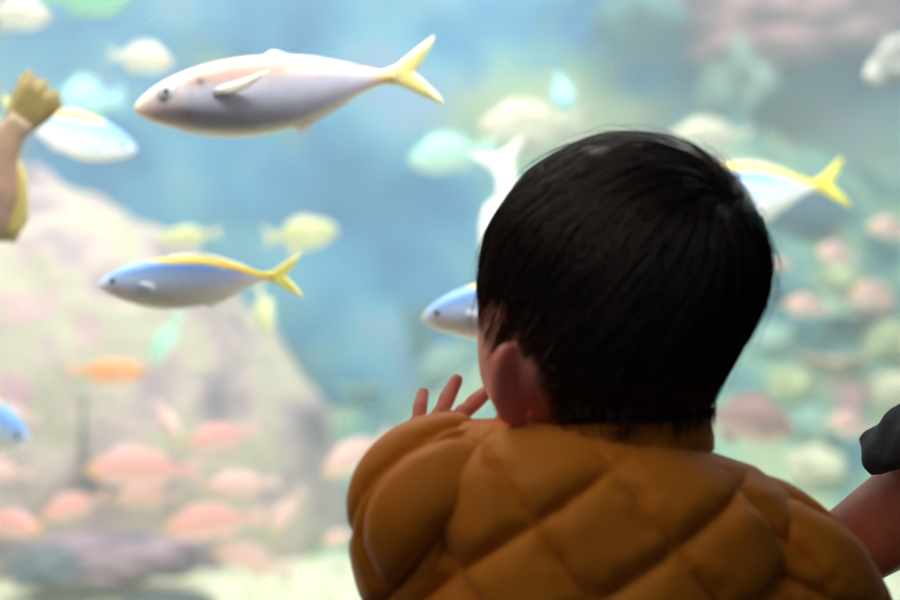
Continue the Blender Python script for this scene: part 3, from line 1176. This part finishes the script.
Vs, Fs = sphere(120, 90)
keep = [in_hair(v) for v in Vs]
capV = []
for v in Vs:
    p = head_pt(v, HAIR)
    q = head_pt(v, SKIN)
    cen = Vector((Hc.x + .004, HY, p.z))
    capV.append(cen + (p - cen) * (1 - .0038 / .085 - 0.01 * max(0, mn.noise(Vector(v) * 9))))
capF = [f for f in Fs if all(keep[i] for i in f)]
hair = MB()
hair.add(capV, capF, rgb(22, 19, 20))

W = Vector(((705 - 625) / 149, 0, .46))
W.y = -math.sqrt(1 - W.x ** 2 - W.z ** 2)
# crown direction is given in world axes: turn it into the head's own axes
W = Vector((W.dot(rvec), W.dot(fvec), W.z)).normalized()


def strand(p, length, steps, lift, wid, rnd, loose=0.0):
    pts = []
    q = p.copy()
    ds = length / steps
    cl = Vector((mn.noise(p * 5.0), mn.noise(p * 5.0 + Vector((7, 3, 1))), mn.noise(p * 5.0 + Vector((1, 9, 4)))))
    for k in range(steps + 1):
        t = k / steps
        P = head_pt(q, HAIR)
        cen = Vector((Hc.x + .004, HY, CAMZ + (P.z - CAMZ) * .8))
        nrm = (P - cen).normalized()
        o = -.0030 + lift * math.sin(min(1, t * 1.15) * PI * .62) + loose * t * t
        pts.append(P + nrm * o)
        away = q - W * q.dot(W)
        dist = away.length
        away = -(W - q * q.dot(W))
        away.normalize()
        sw = W.cross(q)
        if sw.length > 1e-4:
            sw.normalize()
        dn = Vector((0, 0, -1)) + q * q.z
        g = sst(.3, 1.3, dist) if q.dot(W) > 0 else 1.0
        d = away * 1.0 + sw * (.75 * math.exp(-dist * 2.2)) + dn * (.25 + .55 * g) + cl * .38 + rnd * .22
        d -= q * d.dot(q)
        d.normalize()
        q = (q + d * ds).normalized()
        if k > 1 and not in_hair(q, .035 + .05 * abs(rnd.x)):
            break
    return pts


def strand_mesh(mb, pts, w0):
    n = len(pts)
    if n < 3:
        return
    V, F = [], []
    for i in range(n):
        T = (pts[min(i + 1, n - 1)] - pts[max(i - 1, 0)]).normalized()
        a = T.orthogonal().normalized() if i == 0 else (A - T * A.dot(T)).normalized()
        A = a
        B = T.cross(a)
        r = w0 * (1 - .8 * (i / (n - 1)) ** 2) * .5
        for k in range(3):
            t = 2 * PI * k / 3
            V.append(pts[i] + (a * math.cos(t) + B * math.sin(t)) * r)
    for i in range(n - 1):
        for k in range(3):
            F.append((i * 3 + k, i * 3 + (k + 1) % 3, (i + 1) * 3 + (k + 1) % 3, (i + 1) * 3 + k))
    F.append((0, 2, 1))
    F.append((n * 3 - 3, n * 3 - 2, n * 3 - 1))
    k = rng.random() ** 2
    c0, c1 = rgb(14, 13, 17), rgb(72, 55, 50)
    mb.add(V, F, tuple(c0[i] + (c1[i] - c0[i]) * k for i in range(3)))


cnt = 0
while cnt < 8500:
    p = Vector(rng.normal(size=3)).normalized()
    if not in_hair(p):
        continue
    cnt += 1
    rnd = Vector(rng.normal(size=3)) * .5
    lift = .0006 + .0030 * rng.random() + .0020 * mn.noise(p * 7)
    strand_mesh(hair, strand(p, .45 + .45 * rng.random(), 9, lift, .0005, rnd), .00050 + .0003 * rng.random())
# loose strands standing off around the crown and the outline
cnt = 0
while cnt < 260:
    if cnt < 90:
        p = (W + Vector(rng.normal(size=3)) * .22).normalized()
    else:
        p = Vector(rng.normal(size=3)).normalized()
    if not in_hair(p) or p.z < -.2:
        continue
    cnt += 1
    rnd = Vector(rng.normal(size=3)) * 1.0
    strand_mesh(hair, strand(p, .5 + .3 * rng.random(), 10, .004 + .004 * rng.random(), .0004, rnd, .005 * rng.random() ** 2), .00036)
# tufts at the nape, longest on the right
for k in range(420):
    al = rng.uniform(118, 242)
    x, y = math.sin(math.radians(al)), math.cos(math.radians(al))
    z = -rng.uniform(.70, .93)
    h = math.sqrt(1 - z * z)
    p = Vector((x * h, y * h, z))
    if not in_hair(p):
        continue
    P = head_pt(p, HAIR)
    cen = Vector((Hc.x, HY, P.z))
    nr = (P - cen).normalized()
    drop = .012 + .010 * rng.random() + (.006 if 200 < al < 235 else 0)
    pts = [P - nr * .003]
    side = Vector((rng.normal() * .15, 0, 0))
    for s in range(1, 6):
        pts.append(P + nr * (.0005 - .004 * (s / 5) ** 2) + (Vector((0, 0, -1)) + side) * drop * s / 5)
    strand_mesh(hair, pts, .0006)

m_hair = attr_mat('dark_hair', 0.36, 0.5, 0.0, 150, 0.3)
child('hair', mesh_from('hair', hair.V, hair.F, m_hair, True, hair.C))

# ---- jacket
m_jack, nt, b = base_mat('mustard_nylon', 0.62, 0.3)
N, L = nt.nodes, nt.links
tc = N.new('ShaderNodeTexCoord')
no = N.new('ShaderNodeTexNoise')
no.inputs['Scale'].default_value = 18
no.inputs['Detail'].default_value = 4
L.new(tc.outputs['Object'], no.inputs['Vector'])
cr = N.new('ShaderNodeValToRGB')
cr.color_ramp.elements[0].position = .3
cr.color_ramp.elements[0].color = (*rgb(216, 124, 14), 1)
cr.color_ramp.elements[1].position = .7
cr.color_ramp.elements[1].color = (*rgb(226, 138, 22), 1)
L.new(no.outputs['Fac'], cr.inputs['Fac'])
L.new(cr.outputs['Color'], b.inputs['Base Color'])
n2 = N.new('ShaderNodeTexNoise')
n2.inputs['Scale'].default_value = 110
n2.inputs['Detail'].default_value = 2
L.new(tc.outputs['Object'], n2.inputs['Vector'])
bp = N.new('ShaderNodeBump')
bp.inputs['Strength'].default_value = .25
bp.inputs['Distance'].default_value = .002
L.new(n2.outputs['Fac'], bp.inputs['Height'])
L.new(bp.outputs['Normal'], b.inputs['Normal'])
b.inputs['Sheen Weight'].default_value = .15


def puff(c1, c2, s1, s2, H, along):
    """pillow between two families of stitch lines, with puckers along the seams"""
    f1, f2 = c1 - math.floor(c1), c2 - math.floor(c2)
    d1, d2 = min(f1, 1 - f1) * 2, min(f2, 1 - f2) * 2
    h = H * (1 - (1 - d1) ** 4.5) * (1 - (1 - d2) ** 4.5)
    dm = min(d1 * s1, d2 * s2) / 2
    h += .0016 * math.exp(-(dm - .005) ** 2 / .00004) * mn.noise(Vector(along) * 110) + .0012 * mn.noise(Vector(along) * 32)
    h -= .0026 * math.exp(-(dm / .0017) ** 2)
    return h


def displaced(V, F, hgt):
    me = mesh_from('t', V, F)
    nr = [v.normal.copy() for v in me.vertices]
    bpy.data.meshes.remove(me)
    return [Vector(V[i]) + nr[i] * hgt[i] for i in range(len(V))]


def torso():
    S_ = [0, .002, .006, .012, .020, .035, .06, .10, .16, .25, .36, .385, .395]
    A_ = [.050, .064, .084, .091, .099, .106, .110, .113, .114, .114, .112, .106, .096]
    B_ = [.046, .050, .058, .065, .071, .078, .083, .086, .088, .088, .086, .080, .070]
    ns, nt_ = 190, 300
    V, F, Hh = [], [], []
    ss = np.concatenate([np.linspace(0, .03, 45), np.linspace(.031, .395, ns - 45)])
    for s in ss:
        a, bq = np.interp(s, S_, A_), np.interp(s, S_, B_)
        e = 2.3
        ring = []
        for k in range(nt_):
            t = 2 * PI * k / nt_          # 0 = middle of the back
            sx, cy = math.sin(t), -math.cos(t)
            ring.append((a * math.copysign(abs(sx) ** (2 / e), sx), bq * math.copysign(abs(cy) ** (2 / e), cy)))
        arc = [0.0]
        for k in range(1, nt_ + 1):
            p, q = ring[k - 1], ring[k % nt_]
            arc.append(arc[-1] + math.hypot(p[0] - q[0], p[1] - q[1]))
        for k in range(nt_):
            al = arc[k] if k <= nt_ // 2 else arc[k] - arc[nt_]
            x, y = XC + ring[k][0], .712 + ring[k][1]
            z = .7745 - s - (ring[k][0]) * .155 + .004 * math.cos(2 * PI * k / nt_)
            V.append((x, y, z))
            kk = FPX / .635
            u, v = 450 + (XC + al) * kk, 300 - (z - CAMZ) * kk
            c1 = (u - v / 1.3 - 131) / 122.5
            c2 = (v + .65 * u - 757) / 114.0
            top = sst(0.0, .035, s) * sst(.395, .37, s)
            Hh.append(top * puff(c1, c2, .055, .05, .0078, (x, y, z)))
    n = len(ss)
    for j in range(n - 1):
        for k in range(nt_):
            F.append((j * nt_ + k, (j + 1) * nt_ + k, (j + 1) * nt_ + (k + 1) % nt_, j * nt_ + (k + 1) % nt_))
    return displaced(V, F, Hh), F


V, F = torso()
jacket = child('jacket', mesh_from('jacket', V, F, m_jack))


def sleeve(P, R, k_around, spacing, ph, H):
    P, R = spline(P, R, 46)
    T, A, B = frames(P)
    n = 150
    arc = np.concatenate([[0], np.cumsum(np.linalg.norm(np.diff(P, axis=0), axis=1))])
    V, F, Hh = [], [], []
    for j in range(len(P)):
        for k in range(n):
            t = 2 * PI * k / n
            V.append(P[j] + R[j] * (math.cos(t) * A[j] + math.sin(t) * B[j]))
            c1 = k_around * k / n + arc[j] / spacing + ph
            c2 = k_around * k / n - arc[j] / spacing + ph
            end = sst(0, .015, arc[-1] - arc[j])
            Hh.append(end * puff(c1, c2, spacing, spacing, H, V[-1]))
    m = len(P)
    for j in range(m - 1):
        for k in range(n):
            F.append((j * n + k, j * n + (k + 1) % n, (j + 1) * n + (k + 1) % n, (j + 1) * n + k))
    V = displaced(V, F, Hh)
    # cuff turned back inside
    o = len(V)
    for q in (.85, .70):
        for k in range(n):
            t = 2 * PI * k / n
            V.append(Vector(P[-1] + (-T[-1] * (.012 * (.85 - q) / .15)) + R[-1] * q * (math.cos(t) * A[-1] + math.sin(t) * B[-1])))
    for (a0, b0) in (((m - 1) * n, o), (o, o + n)):
        for k in range(n):
            F.append((a0 + k, a0 + (k + 1) % n, b0 + (k + 1) % n, b0 + k))
    return V, F


V, F = sleeve([(XC - .055, .715, .710), (.014, .703, .735), SHL, SHL.lerp(ELL, .45) + Vector((-.004, -.004, 0)), ELL, ELL.lerp(WRL, .5), WRL - (WRL - ELL) * .06], [.034, .041, .040, .038, .036, .030, .024], 5, .062, .35, .0062)
child('sleeve', mesh_from('sleeve', V, F, m_jack), jacket)
V, F = sleeve([(XC + .055, .715, .690), (.160, .703, .706), SHR, SHR.lerp(ELR, .45) + Vector((.004, -.004, 0)), ELR, ELR.lerp(WRR, .5), WRR - (WRR - ELR) * .06], [.034, .041, .039, .039, .037, .030, .024], 5, .062, .1, .0062)
child('sleeve', mesh_from('sleeve', V, F, m_jack), jacket)


def collar():
    n = 120
    c = at(613, 429, .70)
    V, F = [], []
    rows = [(-.012, .058, .052), (-.006, .0585, .0525), (.0, .0575, .052), (.006, .056, .051), (.0085, .054, .049), (.0085, .047, .043), (.006, .043, .039), (-.012, .042, .038)]
    for (z, a, bq) in rows:
        for k in range(n):
            t = 2 * PI * k / n
            w_ = .0006 * mn.noise(Vector((3 * math.cos(t), 3 * math.sin(t), z * 60)))
            V.append((c.x + (a + w_) * math.sin(t), .712 - (bq + w_) * math.cos(t), c.z + z + .007 * min(0, math.sin(t))))
    m = len(rows)
    for j in range(m):
        j2 = (j + 1) % m
        for k in range(n):
            F.append((j * n + k, j2 * n + k, j2 * n + (k + 1) % n, j * n + (k + 1) % n))
    return V, [f[::-1] for f in F]


V, F = collar()
child('collar', mesh_from('collar', V, F, m_jack), jacket)

# ---- trousers and shoes
m_tr = noise_mat('navy_cotton', [(0.4, rgb(34, 40, 58)), (0.6, rgb(46, 52, 70))], 40, rough=.9, bump=.2)
mb = MB()
mb.add(*ellipsoid((XC, .715, .42), (.098, .080, .075)))
for s in (-1, 1):
    hx = XC + s * .045
    mb.add(*tube([(hx, .715, .40), (hx + s * .008, .71, .30), (hx + s * .010, .713, .20), (hx + s * .012, .71, .095)], [.064, .060, .050, .046], 18))
me = remesh(mb.V, mb.F, .004, 4)
me.materials.append(m_tr)
child('trousers', me)
m_sh = noise_mat('shoe_canvas', [(0.4, rgb(70, 70, 76)), (0.6, rgb(92, 92, 98))], 40, rough=.8)
m_so = noise_mat('shoe_rubber', [(0.4, rgb(210, 208, 200)), (0.6, rgb(226, 224, 216))], 30, rough=.7)
for s in (-1, 1):
    hx = XC + s * .058
    mb = MB()
    mb.add(*tube([(hx, .692, .036), (hx, .745, .037), (hx + s * .003, .79, .030)], [.031, .031, .024], 20))
    mb.add(*tube([(hx, .70, .04), (hx, .702, .075)], [.031, .030], 18))
    me = remesh(mb.V, mb.F, .003, 3)
    me.materials.append(m_sh)
    sh = child('shoe', me)
    V, F = [], []
    ns = 40
    for (z, k) in ((0, .96), (.003, 1.0), (.012, 1.0), (.014, .9)):
        for q in range(ns):
            t = 2 * PI * q / ns
            wv = .031 if math.sin(t) > -.2 else .029
            V.append((hx + s * .0015 * (1 + math.sin(t)) + wv * k * math.cos(t), .738 + .080 * k * math.sin(t), z))
    for j in range(3):
        for q in range(ns):
            F.append((j * ns + q, j * ns + (q + 1) % ns, (j + 1) * ns + (q + 1) % ns, (j + 1) * ns + q))
    F += [tuple(range(ns))[::-1], tuple(3 * ns + q for q in range(ns))]
    child('sole', mesh_from('sole', V, F, m_so), sh)

# ------------------------------------------------------------------ the person at the right edge, kneeling beside the toddler
ad = empty('person', (.62, .62, 0))
tag(ad, 'person at the right edge with a dark sleeve pushed up, bare forearm behind the toddler', 'person')


def kid2(name, me, par=None):
    o = link(name, me, par or ad)
    if par is None:
        o.location = -ad.location
    return o


E = at(992, 455, .79)
Wp = at(806, 577, .84)
SH2 = Vector((.52, .66, .985))
mb = MB()
mb.add(*tube([SH2, SH2.lerp(E, .5), E], [.05, .045, .036], 18))
mb.add(*tube([E, E.lerp(Wp, .4), E.lerp(Wp, .8), Wp], [.034, .0315, .026, .023], 20))
palm = Wp + (Wp - E).normalized() * .045 + Vector((0, .004, 0))
mb.add(*tube([Wp, Wp.lerp(palm, .5), palm], [.022, .025, .026], 16))
dirf = (palm - Wp).normalized()
for k in range(4):
    off = Vector((0, .006, .024 - .016 * k))
    b0 = palm + dirf * .018 + off * .9
    ln = [.060, .068, .064, .050][k]
    tip = b0 + dirf * ln + Vector((0, -.014, -.004 * k))
    mb.add(*tube([palm.lerp(b0, .2), b0, b0.lerp(tip, .5) + Vector((0, .004, 0)), tip], [.010, .0096, .0088, .0076], 12))
mb.add(*tube([Wp.lerp(palm, .4), palm + Vector((.01, -.014, .030)), palm + Vector((-.018, -.020, .046)), palm + Vector((-.036, -.022, .052))], [.012, .011, .0098, .008], 12))
SB = Vector((.84, .60, .985))
mb.add(*tube([SB, (.93, .66, .80), (.86, .80, .66)], [.05, .045, .034], 16))
mb.add(*tube([(.86, .80, .66), (.76, .85, .56), (.70, .82, .53)], [.033, .026, .03], 16))
mb.add(*ellipsoid((.68, .62, .90), (.17, .10, .15)))
mb.add(*ellipsoid((.68, .62, .68), (.14, .10, .22)))
mb.add(*ellipsoid((.68, .62, .50), (.16, .12, .12)))
mb.add(*tube([(.68, .63, 1.0), (.675, .64, 1.10)], [.055, .05], 18))
mb.add(*ellipsoid((.668, .665, 1.19), (.076, .095, .115)))
mb.add(*ellipsoid((.655, .762, 1.175), (.012, .014, .016)))
mb.add(*ellipsoid((.660, .748, 1.135), (.022, .010, .007)))
for s in (-1, 1):
    mb.add(*ellipsoid((.668 + s * .078, .655, 1.175), (.010, .018, .030)))
    mb.add(*tube([(.68 + s * .08, .62, .47), (.68 + s * .10, .78, .27), (.68 + s * .10, .86, .07)], [.085, .07, .055], 18))
    mb.add(*tube([(.68 + s * .10, .86, .065), (.68 + s * .10, .66, .06), (.68 + s * .10, .46, .05), (.68 + s * .10, .36, .035)], [.055, .055, .040, .028], 18))
me = remesh(mb.V, mb.F, .004, 4)
m_ask = noise_mat('adult_skin', [(0.35, rgb(196, 132, 118)), (0.65, rgb(212, 150, 136))], 50, rough=.5, bump=.15, bump_scale=300, dist=.0006, sss=.25)
me.materials.append(m_ask)
kid2('body', me)
m_sl = noise_mat('charcoal_fleece', [(0.4, rgb(34, 37, 46)), (0.6, rgb(48, 52, 62))], 60, 4, .75, bump=.35, bump_scale=160, dist=.002)
mb = MB()
mb.add(*ellipsoid((.68, .62, .88), (.195, .125, .17)))
mb.add(*ellipsoid((.68, .62, .68), (.165, .125, .22)))
mb.add(*tube([SB, (.935, .66, .80), (.865, .80, .66), (.80, .84, .60)], [.066, .062, .048, .040], 18))
me = remesh(mb.V, mb.F, .005, 5)
me.materials.append(m_sl)
coat = kid2('coat', me)


# the near sleeve, its hem pushed up and hanging open round the forearm
def open_sleeve():
    ax = (E - Wp).normalized()
    P = [E - ax * .066 + Vector((0, -.002, .010)), E - ax * .035 + Vector((0, -.002, .009)), E + Vector((0, -.003, .006)), SH2.lerp(E, .55), SH2.lerp(E, .2), SH2]
    R = [.047, .050, .050, .054, .060, .066]
    P, R = spline(P, R, 14)
    T, A, B = frames(P)
    n = 90
    V, F = [], []
    upv = np.array((0, 0, 1.0))

    def ringpts(j, k, inset):
        t = 2 * PI * k / n
        d = math.cos(t) * A[j] + math.sin(t) * B[j]
        up_ = d[2]
        shift = 0.0
        w_ = max(0, 1 - j / 26)
        nearness = -d[1]
        if up_ > 0:
            shift = w_ * (-.004 * math.exp(-((nearness - .48) / .2) ** 2) + .05 * sst(.6, .88, nearness))
        else:
            shift = w_ * (.05 if nearness > 0 else .05 * sst(-1, 0, nearness))
        fold = .0028 * math.sin(9 * t + j * .5) * (1 - .9 * w_) + .0016 * mn.noise(Vector((2 * math.cos(t), 2 * math.sin(t), j * .22)))
        return Vector(P[j] + T[j] * shift + d * (R[j] - inset + fold))
    m = len(P)
    for j in range(m):
        for k in range(n):
            V.append(ringpts(j, k, 0))
    inner = len(V)
    js = list(range(0, 30, 3))
    for j in js:
        for k in range(n):
            V.append(ringpts(j, k, .0045 if j else .003))
    for j in range(m - 1):
        for k in range(n):
            F.append((j * n + k, j * n + (k + 1) % n, (j + 1) * n + (k + 1) % n, (j + 1) * n + k))
    for j in range(len(js) - 1):
        for k in range(n):
            F.append((inner + j * n + k, inner + (j + 1) * n + k, inner + (j + 1) * n + (k + 1) % n, inner + j * n + (k + 1) % n))
    for k in range(n):
        F.append((k, inner + k, inner + (k + 1) % n, (k + 1) % n))
    return V, F


V, F = open_sleeve()
kid2('sleeve', mesh_from('sleeve', V, F, m_sl), coat)
mb = MB()
for s in (-1, 1):
    mb.add(*tube([(.68 + s * .08, .62, .48), (.68 + s * .10, .78, .28), (.68 + s * .10, .86, .085)], [.10, .085, .072], 18))
    mb.add(*tube([(.68 + s * .10, .86, .075), (.68 + s * .10, .66, .072), (.68 + s * .10, .48, .06)], [.07, .068, .052], 18))
mb.add(*ellipsoid((.68, .62, .50), (.175, .135, .13)))
me = remesh(mb.V, mb.F, .006, 4)
me.materials.append(m_tr)
kid2('trousers', me)
Vh, Fh = ellipsoid((.672, .650, 1.215), (.088, .100, .105), None, 40, 28)
Fh = [f for f in Fh if sum(1 for i in f if (Vh[i].y < .70 or Vh[i].z > 1.245)) == len(f)]
kid2('hair', mesh_from('hair', Vh, Fh, m_hair, True, [rgb(24, 20, 21)] * len(Vh)))
for s in (-1, 1):
    V, F = ellipsoid((.668 + s * .032, .748, 1.195), (.012, .008, .007))
    kid2('eye', mesh_from('eye', V, F, me_eye))
